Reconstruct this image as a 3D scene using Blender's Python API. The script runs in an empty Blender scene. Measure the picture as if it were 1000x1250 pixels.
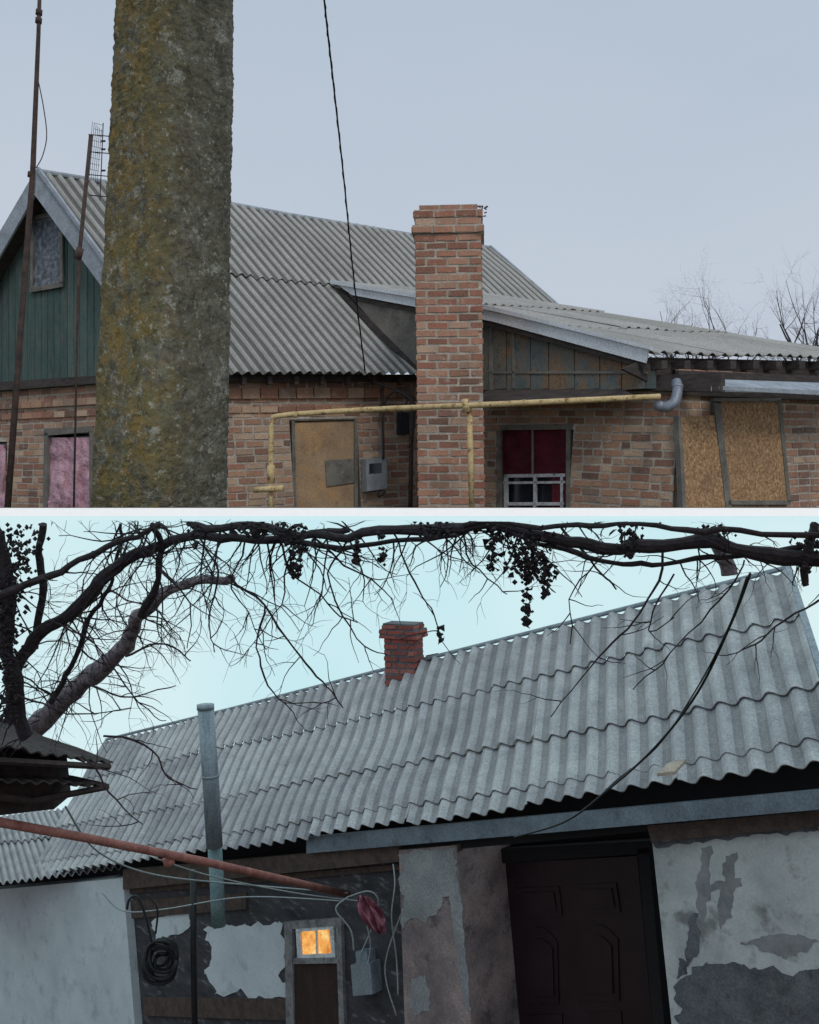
import bpy, math, random
from mathutils import Vector, noise
random.seed(11)
H=8.0; F=1250.0
CAM=Vector((0,0,H))
def P(u,v,d): return Vector(((u-500)/F*d, d, H-(v-625)/F*d))
def lin(c):
    c=c/255.0
    return c/12.92 if c<=0.04045 else ((c+0.055)/1.055)**2.4
def C(r,g,b,k=1.0):
    return tuple(min(0.95,lin(x)*k) for x in (r,g,b))+(1.0,)
class PL:
    def __init__(s,a,b,c=None):
        s.o=a; s.ex=(b-a).normalized()
        up=(c-a) if c is not None else Vector((0,0,1))
        s.n=s.ex.cross(up).normalized()
        if s.n.y>0: s.n=-s.n
        s.ez=s.n.cross(s.ex).normalized()
        if s.ez.z<0: s.ez=-s.ez
    def hit(s,u,v,off=0.0):
        r=P(u,v,1)-CAM
        t=(s.o+s.n*off-CAM).dot(s.n)/r.dot(s.n)
        return CAM+r*t
    def st(s,u,v,off=0.0):
        p=s.hit(u,v,off)-s.o
        return p.dot(s.ex),p.dot(s.ez)
    def at(s,a,t,off=0.0): return s.o+s.ex*a+s.ez*t+s.n*off
class MB:
    def __init__(s): s.v=[];s.f=[];s.m=[]
    def add(s,vs,fs,mi=0):
        b=len(s.v); s.v+= [tuple(x) for x in vs]
        for k,f in enumerate(fs):
            s.f.append([b+i for i in f]); s.m.append(mi[k] if isinstance(mi,list) else mi)
    def loft(s,front,back,mi=0):
        n=len(front)
        fs=[list(range(n)),list(range(2*n-1,n-1,-1))]
        for i in range(n):
            j=(i+1)%n; fs.append([i,i+n,j+n,j])
        s.add(list(front)+list(back),fs,mi)
    def prism(s,pl,poly,off=0.0,th=0.03,mi=0):
        fr=[pl.hit(u,v,off+th) for u,v in poly]
        s.loft(fr,[p-pl.n*th for p in fr],mi)
    def bar(s,a,b,w,h,side=None,mi=0):
        d=(b-a).normalized(); sd=(side if side is not None else Vector((0,0,1)).cross(d)).normalized()
        up=d.cross(sd).normalized()
        q=[(-w/2,-h/2),(w/2,-h/2),(w/2,h/2),(-w/2,h/2)]
        s.loft([a+sd*x+up*y for x,y in q],[b+sd*x+up*y for x,y in q],mi)
    def tube(s,pts,rad,n=8,mi=0):
        if not isinstance(rad,(list,tuple)): rad=[rad]*len(pts)
        vs=[];fs=[];N=len(pts)
        up=None
        for i,p in enumerate(pts):
            d=(pts[min(i+1,N-1)]-pts[max(i-1,0)])
            d=d.normalized() if d.length>1e-9 else Vector((0,0,1))
            if up is None:
                up=Vector((0,1,0)) if abs(d.y)<.8 else Vector((1,0,0))
            a=d.cross(up).normalized(); up=a.cross(d).normalized()
            for k in range(n):
                th=2*math.pi*k/n
                vs.append(p+(a*math.cos(th)+up*math.sin(th))*rad[i])
        for i in range(N-1):
            for k in range(n):
                k2=(k+1)%n
                fs.append([i*n+k,i*n+k2,(i+1)*n+k2,(i+1)*n+k])
        fs.append(list(range(n-1,-1,-1))); fs.append([(N-1)*n+k for k in range(n)])
        s.add(vs,fs,mi)
    def obj(s,name,mats,parent=None,smooth=False,zmin=None,zmax=None):
        me=bpy.data.meshes.new(name)
        vs=s.v
        if zmin is not None: vs=[(x,y,max(z,zmin)) for x,y,z in vs]
        if zmax is not None: vs=[(x,y,min(z,zmax)) for x,y,z in vs]
        me.from_pydata(vs,[],s.f)
        for m in (mats if isinstance(mats,list) else [mats]): me.materials.append(m)
        me.polygons.foreach_set('material_index',s.m)
        me.polygons.foreach_set('use_smooth',[smooth]*len(s.f))
        me.update()
        o=bpy.data.objects.new(name,me); bpy.context.scene.collection.objects.link(o)
        if parent: o.parent=parent
        return o
UP=H+0.016; LO=H-0.035
def empty(name):
    o=bpy.data.objects.new(name,None); bpy.context.scene.collection.objects.link(o); o.empty_display_size=.3
    return o
# ---------------- materials
def mat(name,stops,scale=4,rough=.9,bump=.3,bscale=40,metal=0,stretch=(1,1,1),island=None,imix=.7,spots=(),detail=5,emis=None,bdist=.01,fine=.2):
    m=bpy.data.materials.new(name); m.use_nodes=True
    nt=m.node_tree; N=nt.nodes; L=nt.links
    b=N['Principled BSDF']; b.inputs['Roughness'].default_value=rough; b.inputs['Metallic'].default_value=metal
    tc=N.new('ShaderNodeTexCoord'); mp=N.new('ShaderNodeMapping'); mp.inputs['Scale'].default_value=stretch
    L.new(tc.outputs['Object'],mp.inputs['Vector'])
    def ns(sc,vec=mp.outputs[0],det=detail,r=.6):
        n=N.new('ShaderNodeTexNoise'); n.inputs['Scale'].default_value=sc; n.inputs['Detail'].default_value=det; n.inputs['Roughness'].default_value=r
        L.new(vec,n.inputs['Vector']); return n
    def ramp(st,src):
        r=N.new('ShaderNodeValToRGB'); e=r.color_ramp.elements
        while len(e)<len(st): e.new(.5)
        for i,(p,c) in enumerate(st): e[i].position=p; e[i].color=c if len(c)==4 else (*c,1)
        L.new(src,r.inputs[0]); return r
    def mix(f,a,bb,mode='MIX'):
        x=N.new('ShaderNodeMix'); x.data_type='RGBA'; x.blend_type=mode
        if isinstance(f,float): x.inputs[0].default_value=f
        else: L.new(f,x.inputs[0])
        for i,q in ((6,a),(7,bb)):
            if isinstance(q,tuple): x.inputs[i].default_value=q
            else: L.new(q,x.inputs[i])
        return x.outputs[2]
    col=ramp(stops,ns(scale).outputs[0]).outputs[0]
    if island:
        g=N.new('ShaderNodeNewGeometry')
        ir=ramp(island,g.outputs['Random Per Island'])
        col=mix(imix,col,ir.outputs[0])
    for (c,sc,lo,hi,am) in spots:
        n=ns(sc,det=4,r=.65)
        r=ramp([(lo,(0,0,0,1)),(hi,(am,am,am,1))],n.outputs[0])
        col=mix(r.outputs[0],col,c)
    fn=ns(60,vec=tc.outputs['Object'],det=2)
    fr=ramp([(.3,(1-fine*1.4,)*3+(1,)),(.7,(1+fine*.75,)*3+(1,))],fn.outputs[0])
    col=mix(1.0,col,fr.outputs[0],'MULTIPLY')
    L.new(col,b.inputs['Base Color'])
    if bump:
        bn=ns(bscale,det=3); bp=N.new('ShaderNodeBump'); bp.inputs['Strength'].default_value=bump; bp.inputs['Distance'].default_value=bdist
        L.new(bn.outputs[0],bp.inputs['Height']); L.new(bp.outputs[0],b.inputs['Normal'])
    if emis:
        L.new(col,b.inputs['Emission Color']); b.inputs['Emission Strength'].default_value=emis
    return m
K=1.7
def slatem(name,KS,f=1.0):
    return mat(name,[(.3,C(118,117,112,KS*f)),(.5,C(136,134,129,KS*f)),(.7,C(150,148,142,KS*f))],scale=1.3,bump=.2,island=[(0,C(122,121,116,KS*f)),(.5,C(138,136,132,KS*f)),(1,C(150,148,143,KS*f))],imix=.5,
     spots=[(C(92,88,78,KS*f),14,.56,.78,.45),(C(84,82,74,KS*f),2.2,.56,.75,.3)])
slate=[slatem('old_slate',1.75),slatem('old_slate_trough_shade',1.75,.42)]  # second slate is a darkened copy: shade painted into the corrugation troughs
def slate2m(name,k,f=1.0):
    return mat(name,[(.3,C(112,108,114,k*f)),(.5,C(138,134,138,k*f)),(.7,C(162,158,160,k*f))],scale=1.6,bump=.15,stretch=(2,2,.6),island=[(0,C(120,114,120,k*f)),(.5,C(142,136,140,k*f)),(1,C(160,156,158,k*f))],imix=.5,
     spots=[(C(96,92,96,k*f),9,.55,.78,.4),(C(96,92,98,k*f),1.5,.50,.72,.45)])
slate2=[slate2m('new_slate',1.6),slate2m('new_slate_trough_shade',1.6,.66)]  # same here, trough shade put into the colour of the darker copy
brick=mat('brick',[(.3,C(112,88,74,K)),(.6,C(142,114,96,K))],scale=6,bump=.6,bscale=50,
   island=[(0,C(84,66,58,K)),(.2,C(134,92,74,K)),(.4,C(156,122,98,K)),(.6,C(118,78,64,K)),(.8,C(170,146,122,K)),(1,C(110,90,80,K))],imix=.78,
   spots=[(C(84,74,66,K),2.0,.52,.72,.55),(C(162,152,140,K),10,.58,.72,.5)])
brickch=mat('chimney_brick',[(.3,C(116,84,70,K)),(.6,C(144,106,88,K))],scale=6,bump=.6,bscale=50,
   island=[(0,C(92,64,54,K)),(.25,C(140,90,72,K)),(.5,C(156,118,96,K)),(.75,C(122,76,62,K)),(1,C(170,144,122,K))],imix=.75,
   spots=[(C(80,70,60,K),1.2,.48,.68,.75),(C(158,148,136,K),10,.58,.72,.6)])
mortar=mat('mortar',[(.3,C(124,116,106,K)),(.7,C(164,154,142,K))],scale=8,bump=.5)
green=mat('green_boards',[(.3,C(50,64,62,K)),(.55,C(66,82,78,K)),(.75,C(90,102,94,K))],scale=3,stretch=(6,6,.7),bump=.4,
   island=[(0,C(48,64,62,K)),(.5,C(62,80,76,K)),(1,C(80,96,88,K))],imix=.45,spots=[(C(98,88,74,K),5,.54,.7,.65),(C(40,48,48,K),8,.55,.7,.6)])
greytrim=mat('grey_trim',[(.3,C(116,122,128,K)),(.7,C(142,148,154,K))],scale=5,bump=.1,spots=[(C(80,80,80,K),12,.55,.75,.6)])
metal=mat('galvanised_flashing',[(.3,(.62,.66,.70,1)),(.7,(.78,.81,.84,1))],scale=3,rough=.4,metal=.1,bump=.05,spots=[(C(120,122,125,K),7,.6,.75,.4)])
darkwood=mat('dark_wood',[(.3,C(40,36,35,K)),(.7,C(68,60,57,K))],scale=6,stretch=(1,1,4),bump=.4)
greywood=mat('weathered_plywood',[(.3,C(84,82,77,K)),(.55,C(102,99,92,K)),(.75,C(120,113,102,K))],scale=3,bump=.3,spots=[(C(66,60,52,K),5,.5,.7,.7)])
cheekm=mat('peeling_blue_boards',[(.3,C(62,74,76,K)),(.5,C(80,90,90,K)),(.7,C(108,90,72,K))],scale=3,bump=.4,stretch=(2,2,1),
   island=[(0,C(60,78,80,K)),(.5,C(96,88,74,K)),(1,C(76,86,86,K))],imix=.45,spots=[(C(108,84,62,K),1.6,.46,.58,.85),(C(56,50,45,K),9,.55,.68,.7)])
osb=mat('osb_board',[(.3,C(104,78,56,K)),(.45,C(134,104,74,K)),(.55,C(150,118,86,K)),(.7,C(168,138,104,K))],scale=26,bump=.2,detail=3,spots=[(C(104,80,62,K),2,.5,.7,.5),(C(82,60,44,K),30,.58,.66,.6)],fine=.35)
osbp=mat('old_chipboard',[(.3,C(118,98,78,K)),(.5,C(136,114,90,K)),(.7,C(148,126,100,K))],scale=3,bump=.1,spots=[(C(160,124,84,K),2,.5,.65,.6),(C(90,76,62,K),6,.56,.7,.6)])
redcl=mat('red_cloth',[(.3,C(68,16,28,1.5)),(.7,C(94,26,38,1.5))],scale=4,bump=.2,spots=[(C(48,12,20,1.5),3,.5,.7,.6)])
pinkcl=mat('pink_foil',[(.3,C(150,112,124,1.6)),(.7,C(184,150,158,1.6))],scale=6,bump=1,bscale=12,bdist=.05)
white=mat('white_paint',[(.3,C(166,168,170,1.4)),(.7,C(196,198,200,1.4))],scale=8,bump=.15,spots=[(C(110,102,94,1.3),14,.55,.7,.7)])
dullw=mat('dirty_white_frame',[(.3,C(96,92,96,1.4)),(.7,C(132,128,130,1.4))],scale=8,bump=.2,spots=[(C(70,66,68,1.3),14,.5,.7,.7)])
glass=mat('dark_glass',[(.3,C(26,32,40)),(.7,C(46,56,66))],scale=3,rough=.12,bump=0)
atticg=mat('attic_glass',[(.35,C(44,50,56,K)),(.5,C(70,76,82,K)),(.65,C(104,108,114,K))],scale=14,rough=.4,bump=0,detail=3)
yellow=mat('yellow_gas_paint',[(.3,C(158,136,96,K)),(.7,C(184,164,122,K))],scale=6,bump=.2,spots=[(C(104,72,50,K),16,.54,.64,.85)])
rust=mat('rusty_iron',[(.3,C(46,38,36,K)),(.7,C(74,58,52,K))],scale=12,bump=.4)
black=mat('black_cable',[(.3,C(22,22,26)),(.7,C(36,36,40))],scale=12,bump=0,rough=.6)
boxm=mat('meter_grey',[(.3,C(112,116,120,K)),(.7,C(132,136,140,K))],scale=6,bump=.05,rough=.5)
zinc=mat('zinc_pipe',[(.3,C(92,98,108,1.7)),(.7,C(128,132,140,1.7))],scale=5,bump=.05,rough=.5,metal=.3,stretch=(3,3,.6),spots=[(C(70,72,76,1.6),5,.55,.75,.6)])
fasm=mat('painted_fascia',[(.3,C(74,80,90,1.6)),(.7,C(104,110,120,1.6))],scale=4,bump=.1,rough=.7,spots=[(C(60,60,66,1.6),7,.55,.7,.6)])
concrete=mat('mossy_concrete',[(.3,C(58,55,46,1.5)),(.5,C(82,78,68,1.5)),(.7,C(108,104,94,1.5))],scale=14,bump=1,bscale=70,bdist=.012)
def pole_mat(m):
    nt=m.node_tree;N=nt.nodes;L=nt.links;b=N['Principled BSDF']
    src=b.inputs['Base Color'].links[0].from_socket
    tc=N.new('ShaderNodeTexCoord')
    def layer(src,color,sc,lo,hi,am,xlo,xhi,zs=1.0,seed=0):
        mp=N.new('ShaderNodeMapping'); mp.inputs['Scale'].default_value=(1,1,zs); mp.inputs['Location'].default_value=(seed,seed*2,0); L.new(tc.outputs['Object'],mp.inputs[0])
        n=N.new('ShaderNodeTexNoise'); n.inputs['Scale'].default_value=sc; n.inputs['Detail'].default_value=8; n.inputs['Roughness'].default_value=.8; L.new(mp.outputs[0],n.inputs['Vector'])
        r=N.new('ShaderNodeMapRange'); r.inputs[1].default_value=lo; r.inputs[2].default_value=hi; r.inputs[4].default_value=am; L.new(n.outputs[0],r.inputs[0])
        s=N.new('ShaderNodeSeparateXYZ'); L.new(tc.outputs['Object'],s.inputs[0])
        g=N.new('ShaderNodeMapRange'); g.inputs[1].default_value=xlo; g.inputs[2].default_value=xhi; L.new(s.outputs[0],g.inputs[0])
        mu=N.new('ShaderNodeMath'); mu.operation='MULTIPLY'; L.new(r.outputs[0],mu.inputs[0]); L.new(g.outputs[0],mu.inputs[1])
        x=N.new('ShaderNodeMix'); x.data_type='RGBA'; L.new(mu.outputs[0],x.inputs[0]); L.new(src,x.inputs[6]); x.inputs[7].default_value=color
        return x.outputs[2]
    s=layer(src,C(68,66,46,1.5),5,.40,.52,.85,2,-3)
    s=layer(s,C(88,80,46,1.5),6,.45,.52,.9,-.80,-1.0,1,3)
    s=layer(s,C(106,86,42,1.5),12,.51,.55,.85,-.84,-1.05,1,5)
    s=layer(s,C(122,94,44,1.5),22,.56,.59,.7,-.80,-1.1,1,8)
    s=layer(s,C(98,100,86,1.5),9,.54,.57,.75,2,-3,1,9)
    s=layer(s,C(142,142,132,1.5),10,.58,.60,.85,2,-3,1,11)
    s=layer(s,C(156,156,146,1.5),30,.58,.60,.8,2,-3,1,13)
    s=layer(s,C(34,34,28,1.4),20,.53,.56,.8,2,-3,1,15)
    L.new(s,b.inputs['Base Color'])
pole_mat(concrete)
plaster=mat('whitewashed_plaster',[(.3,C(132,132,134,1.6)),(.5,C(152,152,153,1.6)),(.7,C(166,166,167,1.6))],scale=2.5,bump=.25,bscale=10,spots=[(C(78,74,78,1.3),3,.56,.68,.7),(C(112,104,102,1.4),7,.58,.7,.5)],fine=.08)
stain=mat('damp_stain',[(.3,C(92,90,94,1.6)),(.7,C(124,122,124,1.6))],scale=5,bump=.25,bscale=10,fine=.08)
plasterL=mat('white_plaster',[(.3,C(150,152,158,1.7)),(.7,C(170,172,177,1.7))],scale=1.5,bump=.2,bscale=10,spots=[(C(116,116,124,1.5),4,.55,.75,.6)],fine=.08)
peel=mat('bare_render',[(.3,C(62,62,68,1.6)),(.7,C(88,88,92,1.6))],scale=6,bump=.7,bscale=25,spots=[(C(46,44,48,1.5),10,.55,.7,.6)])
greypl=mat('grey_whitewash',[(.3,C(104,102,106,1.6)),(.7,C(130,128,130,1.6))],scale=4,bump=.3,bscale=25)
pinkpl=mat('old_pink_render',[(.3,C(84,74,76,1.7)),(.5,C(112,98,98,1.7)),(.7,C(136,118,116,1.7))],scale=3,bump=.5,bscale=25,spots=[(C(62,58,62,1.3),4,.58,.68,.7)])
darkpl=mat('dark_render',[(.3,C(36,34,38,1.5)),(.6,C(58,55,60,1.5)),(.8,C(92,88,92,1.4))],scale=3,stretch=(1,1,3),bump=.5,bscale=25,spots=[(C(110,106,110,1.4),6,.60,.66,.6)])  # dark grey render with paler blotches
doorm=mat('dark_door',[(.3,C(34,18,25,1.0)),(.7,C(48,28,36,1.0))],scale=4,bump=.05,rough=.4)
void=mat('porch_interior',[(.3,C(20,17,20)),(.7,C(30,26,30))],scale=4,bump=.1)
redbrick2=mat('red_brick',[(.3,C(104,54,50,1.6)),(.7,C(132,74,66,1.6))],scale=6,bump=.5,island=[(0,C(92,46,44,1.6)),(.5,C(138,66,58,1.6)),(1,C(146,90,80,1.6))],imix=.7,spots=[(C(64,50,50,1.5),4,.5,.68,.7)])
pipebr=mat('red_brown_pipe',[(.3,C(104,60,56,1.8)),(.7,C(142,92,84,1.8))],scale=9,bump=.3)
bark=mat('dark_bark',[(.3,C(34,24,30,1.1)),(.7,C(60,48,54,1.1))],scale=20,bump=.8,bscale=60)
barkg=mat('grey_bark',[(.3,C(84,70,78,1.6)),(.7,C(124,108,114,1.6))],scale=12,bump=.9,bscale=40,spots=[(C(44,34,40,1.2),14,.5,.62,.8)])
grape=mat('withered_grapes',[(.3,C(26,18,26)),(.7,C(50,36,42))],scale=30,bump=.4)
pinkrag=mat('pink_rag',[(.3,C(110,56,70,1.6)),(.7,C(140,86,98,1.6))],scale=8,bump=.8,bscale=20,bdist=.03)
shedm=mat('rusty_shed_roof',[(.3,C(30,24,26,1.5)),(.7,C(62,46,44,1.5))],scale=5,bump=.5,stretch=(1,3,3))
lit=mat('lit_window_glass',[(.3,(.62,.20,.035,1)),(.5,(.95,.42,.10,1)),(.65,(1,.66,.25,1))],scale=7,bump=0,emis=.75)
groundm=mat('grass_ground',[(.3,C(60,62,44)),(.5,C(84,82,60)),(.7,C(104,96,76))],scale=.8,bump=.5)
ledgem=mat('white_ledge',[(.3,(.9,.9,.9,1)),(.7,(.93,.93,.93,1))],scale=3,bump=0,emis=.42,fine=.02)  # faint emission added so the ledge looks white; it is no lamp
scrapm=mat('old_wood_scrap',[(.3,C(126,112,102,1.6)),(.7,C(150,134,122,1.6))],scale=9,bump=.3)
teal=mat('teal_pipe',[(.3,C(88,108,112,1.6)),(.7,C(114,132,136,1.6))],scale=6,bump=.1)
rbd=mat('red_brown_door',[(.3,C(38,22,21,1.3)),(.7,C(58,34,30,1.3))],scale=4,bump=.2,stretch=(3,3,1))
twig=mat('twig_bark',[(.3,C(64,56,60,1.2)),(.7,C(90,82,84,1.2))],scale=6,bump=0)
# ---------------- world, light, camera
sc=bpy.context.scene
w=bpy.data.worlds.new('World'); sc.world=w; w.use_nodes=True
nt=w.node_tree;N=nt.nodes;L=nt.links;N.clear()
out=N.new('ShaderNodeOutputWorld')
sky=N.new('ShaderNodeTexSky'); sky.sky_type='NISHITA'; sky.sun_disc=False
sky.sun_elevation=math.radians(42); sky.sun_rotation=math.radians(160)
b1=N.new('ShaderNodeBackground'); b1.inputs[1].default_value=.06; L.new(sky.outputs[0],b1.inputs[0])
tc=N.new('ShaderNodeTexCoord'); sx=N.new('ShaderNodeSeparateXYZ'); L.new(tc.outputs['Generated'],sx.inputs[0])
mp=N.new('ShaderNodeMapping'); mp.inputs['Scale'].default_value=(1,1,2.6); L.new(tc.outputs['Generated'],mp.inputs[0])
nz=N.new('ShaderNodeTexNoise'); nz.inputs['Scale'].default_value=2.2; nz.inputs['Detail'].default_value=4; L.new(mp.outputs[0],nz.inputs['Vector'])
ad=N.new('ShaderNodeMath'); ad.operation='MULTIPLY_ADD'; L.new(nz.outputs[0],ad.inputs[0]); ad.inputs[1].default_value=.4; L.new(sx.outputs[2],ad.inputs[2])
rp=N.new('ShaderNodeValToRGB'); e=rp.color_ramp.elements
e[0].position=.2; e[0].color=C(188,195,212); e[1].position=.75; e[1].color=C(180,196,212)
x=e.new(.42); x.color=C(198,207,220)
L.new(ad.outputs[0],rp.inputs[0])
b2=N.new('ShaderNodeBackground'); L.new(rp.outputs[0],b2.inputs[0]); b2.inputs[1].default_value=1.0
mx=N.new('ShaderNodeMixShader'); mx.inputs[0].default_value=.93; L.new(b1.outputs[0],mx.inputs[1]); L.new(b2.outputs[0],mx.inputs[2]); L.new(mx.outputs[0],out.inputs[0])
sl=bpy.data.lights.new('sun','SUN'); sl.energy=.9; sl.angle=math.radians(16); sl.color=(1,.97,.92)
so=bpy.data.objects.new('sun',sl); sc.collection.objects.link(so)
so.rotation_euler=(math.radians(48),0,math.radians(20))
cd=bpy.data.cameras.new('camera'); co=bpy.data.objects.new('camera',cd); sc.collection.objects.link(co); sc.camera=co
co.location=CAM; co.rotation_euler=(math.radians(90),0,0)
cd.sensor_fit='HORIZONTAL'; cd.sensor_width=36; cd.lens=45; cd.clip_end=3000; cd.clip_start=.05
sc.view_settings.view_transform='Standard'
try: sc.view_settings.look='None'
except Exception: pass
# ---------------- ground, ledge, lower sky
mb=MB()
xs=[-1500,-200,-40]+[-30+2*i for i in range(31)]+[40,200,1500]
ys=[-1500,-200,-20]+[-10+2*i for i in range(31)]+[80,300,2500]
def gz(x,y):
    if abs(x)>35 or abs(y)>55: return 0
    return max(.3,min(4.3,.9+(x+4.6)*.49))+.08*noise.noise(Vector((x*.3,y*.3,0)))
vs=[(x,y,gz(x,y)) for y in ys for x in xs]; nx=len(xs)
mb.add(vs,[[j*nx+i,j*nx+i+1,(j+1)*nx+i+1,(j+1)*nx+i] for j in range(len(ys)-1) for i in range(nx-1)])
mb.obj('ground',groundm)
mb=MB()
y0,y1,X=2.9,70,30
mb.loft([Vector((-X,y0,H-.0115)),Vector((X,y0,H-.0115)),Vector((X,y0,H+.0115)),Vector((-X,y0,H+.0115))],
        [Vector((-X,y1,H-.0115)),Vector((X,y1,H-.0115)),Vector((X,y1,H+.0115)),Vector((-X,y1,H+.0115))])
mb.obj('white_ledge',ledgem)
mb=MB(); mb.add([(-X,y0+.6,H+.0155),(X,y0+.6,H+.0155),(X,y1,H+.0155),(-X,y1,H+.0155)],[[0,1,2,3]])
mb.obj('yard_ground',groundm)
m=bpy.data.materials.new('dusk_sky'); m.use_nodes=True; nt=m.node_tree;N=nt.nodes;L=nt.links;N.clear()
o_=N.new('ShaderNodeOutputMaterial'); em=N.new('ShaderNodeEmission'); L.new(em.outputs[0],o_.inputs[0])
tc=N.new('ShaderNodeTexCoord'); nz=N.new('ShaderNodeTexNoise'); nz.inputs['Scale'].default_value=.12; nz.inputs['Detail'].default_value=3; L.new(tc.outputs['Object'],nz.inputs['Vector'])
rp=N.new('ShaderNodeValToRGB'); rp.color_ramp.elements[0].position=.3; rp.color_ramp.elements[0].color=C(194,232,240); rp.color_ramp.elements[1].position=.7; rp.color_ramp.elements[1].color=C(218,240,243)
L.new(nz.outputs[0],rp.inputs[0]); L.new(rp.outputs[0],em.inputs[0]); em.inputs[1].default_value=1.0
mb=MB(); prof=[(3.6,H-.025),(23,H-.03)]
for i in range(1,9):
    a=math.pi/2*i/8; prof.append((23+2.5*math.sin(a),H-.03-2.5*(1-math.cos(a))))
prof.append((25.5,-.2))
vs=[];fs=[]
for (y,z) in prof: vs+=[(-18,y,z),(18,y,z)]
for i in range(len(prof)-1): fs.append([2*i,2*i+1,2*i+3,2*i+2])
mb.add(vs,fs); mb.obj('sky',m,smooth=True)
# ---------------- builders
def bil(A,B,E,Cc,s,t): return (A*(1-s)+B*s)*(1-t)+(Cc*(1-s)+E*s)*t
def corr(mb,A,B,E,Cc,nw,rows,amp,lift=.025,th=.008,sub=8,per=7,seed=1,sag=.02,ov=.03,tj=.006,thr=-.3):
    R=random.Random(seed)
    if isinstance(rows,int): rows=[i/rows for i in range(rows+1)]
    n=(B-A).cross(Cc-A).normalized()
    if n.z<0: n=-n
    for r in range(len(rows)-1):
        w0=0 if r%2==0 else -per//2
        while w0<nw:
            a0=max(0,w0); w1=min(nw,w0+per)
            t0=max(0,rows[r]-ov); t1=rows[r+1]+R.uniform(-tj,tj)
            lf=lift*(1+R.uniform(-.3,.4)); ns=int((w1-a0)*sub); nv=4; rs=R.uniform(-.004,.004)
            if ns<1: w0+=per; continue
            top=[];bot=[]
            for j in range(nv+1):
                t=t0+(t1-t0)*j/nv
                for i in range(ns+1):
                    s=(a0+(w1-a0)*i/ns)/nw
                    p=bil(A,B,E,Cc,s,t)
                    hh=amp*math.cos(2*math.pi*s*nw)+lf*(t-t0)/(t1-t0)+sag*noise.noise(Vector((s*5,t*3,seed)))+rs
                    top.append(p+n*(hh+th)); bot.append(p+n*hh)
            W=ns+1; M=len(top); fs=[]; mm=[]
            for j in range(nv):
                for i in range(ns):
                    a=j*W+i
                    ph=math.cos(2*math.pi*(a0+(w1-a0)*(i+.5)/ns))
                    k=1 if ph<thr else 0  # trough faces take the darker copy, painted shade between the crests
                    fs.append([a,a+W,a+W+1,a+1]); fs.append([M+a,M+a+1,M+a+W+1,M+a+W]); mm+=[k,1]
            for i in range(ns):
                a=nv*W+i; fs.append([a,M+a,M+a+1,a+1]); mm.append(0)
            for j in range(nv):
                for e_ in (0,ns):
                    a=j*W+e_; fs.append([a,a+W,M+a+W,M+a]); mm.append(0)
            mb.add(top+bot,fs,mm)
            w0+=per
def bricks(mb,pl,s0,s1,t0,t1,opens=(),bw=.24,bh=.076,mo=.019,off=0.0,topf=None,seed=3,prot=.008):
    R=random.Random(seed)
    t=t0;k=0
    while t<t1:
        s=s0-(k%2)*(bw+mo)/2
        while s<s1:
            w=bw*(1 if R.random()>.15 else .5)
            segs=[(max(s,s0),min(s+w,s1))]
            for (a,b,c,d) in opens:
                if t+bh>c and t<d:
                    ns=[]
                    for (p,q) in segs:
                        if q<=a or p>=b: ns.append((p,q))
                        else:
                            if p<a: ns.append((p,a))
                            if q>b: ns.append((b,q))
                    segs=ns
            for (p,q) in segs:
                if q-p<.03: continue
                pr=prot+R.uniform(-.006,.006); j=R.uniform(-.004,.004)
                fr=[pl.at(p+R.uniform(0,.01),t+j+R.uniform(0,.007),off+pr),pl.at(q-R.uniform(0,.01),t+j+R.uniform(0,.007),off+pr),pl.at(q-R.uniform(0,.01),t+bh+j-R.uniform(0,.008),off+pr),pl.at(p+R.uniform(0,.01),t+bh+j-R.uniform(0,.008),off+pr)]
                mb.loft(fr,[x-pl.n*.05 for x in fr],0)
            s+=w+mo
        t+=bh+mo;k+=1
    S=sorted(set([s0,s1]+[min(max(x,s0),s1) for o in opens for x in o[:2]])); T=sorted(set([t0,t1]+[min(max(x,t0),t1) for o in opens for x in o[2:]]))
    for i in range(len(S)-1):
        for j in range(len(T)-1):
            cs=(S[i]+S[i+1])/2; ct=(T[j]+T[j+1])/2
            if any(a<cs<b and c<ct<d for a,b,c,d in opens): continue
            fr=[pl.at(S[i],T[j],off),pl.at(S[i+1],T[j],off),pl.at(S[i+1],T[j+1],off),pl.at(S[i],T[j+1],off)]
            mb.loft(fr,[x-pl.n*.12 for x in fr],1)
def rect(pl,u0,u1,v0,v1):
    q=[pl.st(u,v) for u in (u0,u1) for v in (v0,v1)]
    return (min(a[0] for a in q),max(a[0] for a in q),min(a[1] for a in q),max(a[1] for a in q))
def column(mb,c,ex,ey,ez,w,d,z0,z1,bw=.24,bh=.078,mo=.018,seed=1):
    R=random.Random(seed); t=z0;k=0
    fr=[c+ex*(a*(w/2-.006))+ey*(b*(d/2-.006))+ez*z0 for a,b in((-1,-1),(1,-1),(1,1),(-1,1))]
    mb.loft(fr,[x+ez*(z1-z0) for x in fr],1)
    while t<z1-.01:
        for (ax,ay,L_,D_) in ((ex,ey,w,d),(ey,-ex,d,w),(-ex,-ey,w,d),(-ey,ex,d,w)):
            s=-L_/2-(k%2)*bw/2
            while s<L_/2-.02:
                p=max(s,-L_/2); q=min(s+bw,L_/2)
                if q-p>.03:
                    pr=R.uniform(-.004,.008)
                    def g(a,b,o): return c+ax*a-ay*(D_/2+o)+ez*b
                    jj=[R.uniform(0,.01) for _ in range(8)]
                    f=[g(p+jj[0],t+jj[1],pr),g(q-jj[2],t+jj[3],pr),g(q-jj[4],t+bh-jj[5],pr),g(p+jj[6],t+bh-jj[7],pr)]
                    mb.loft(f,[x+ay*.06 for x in f],0)
                s+=bw+mo
        t+=bh+mo;k+=1
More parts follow.
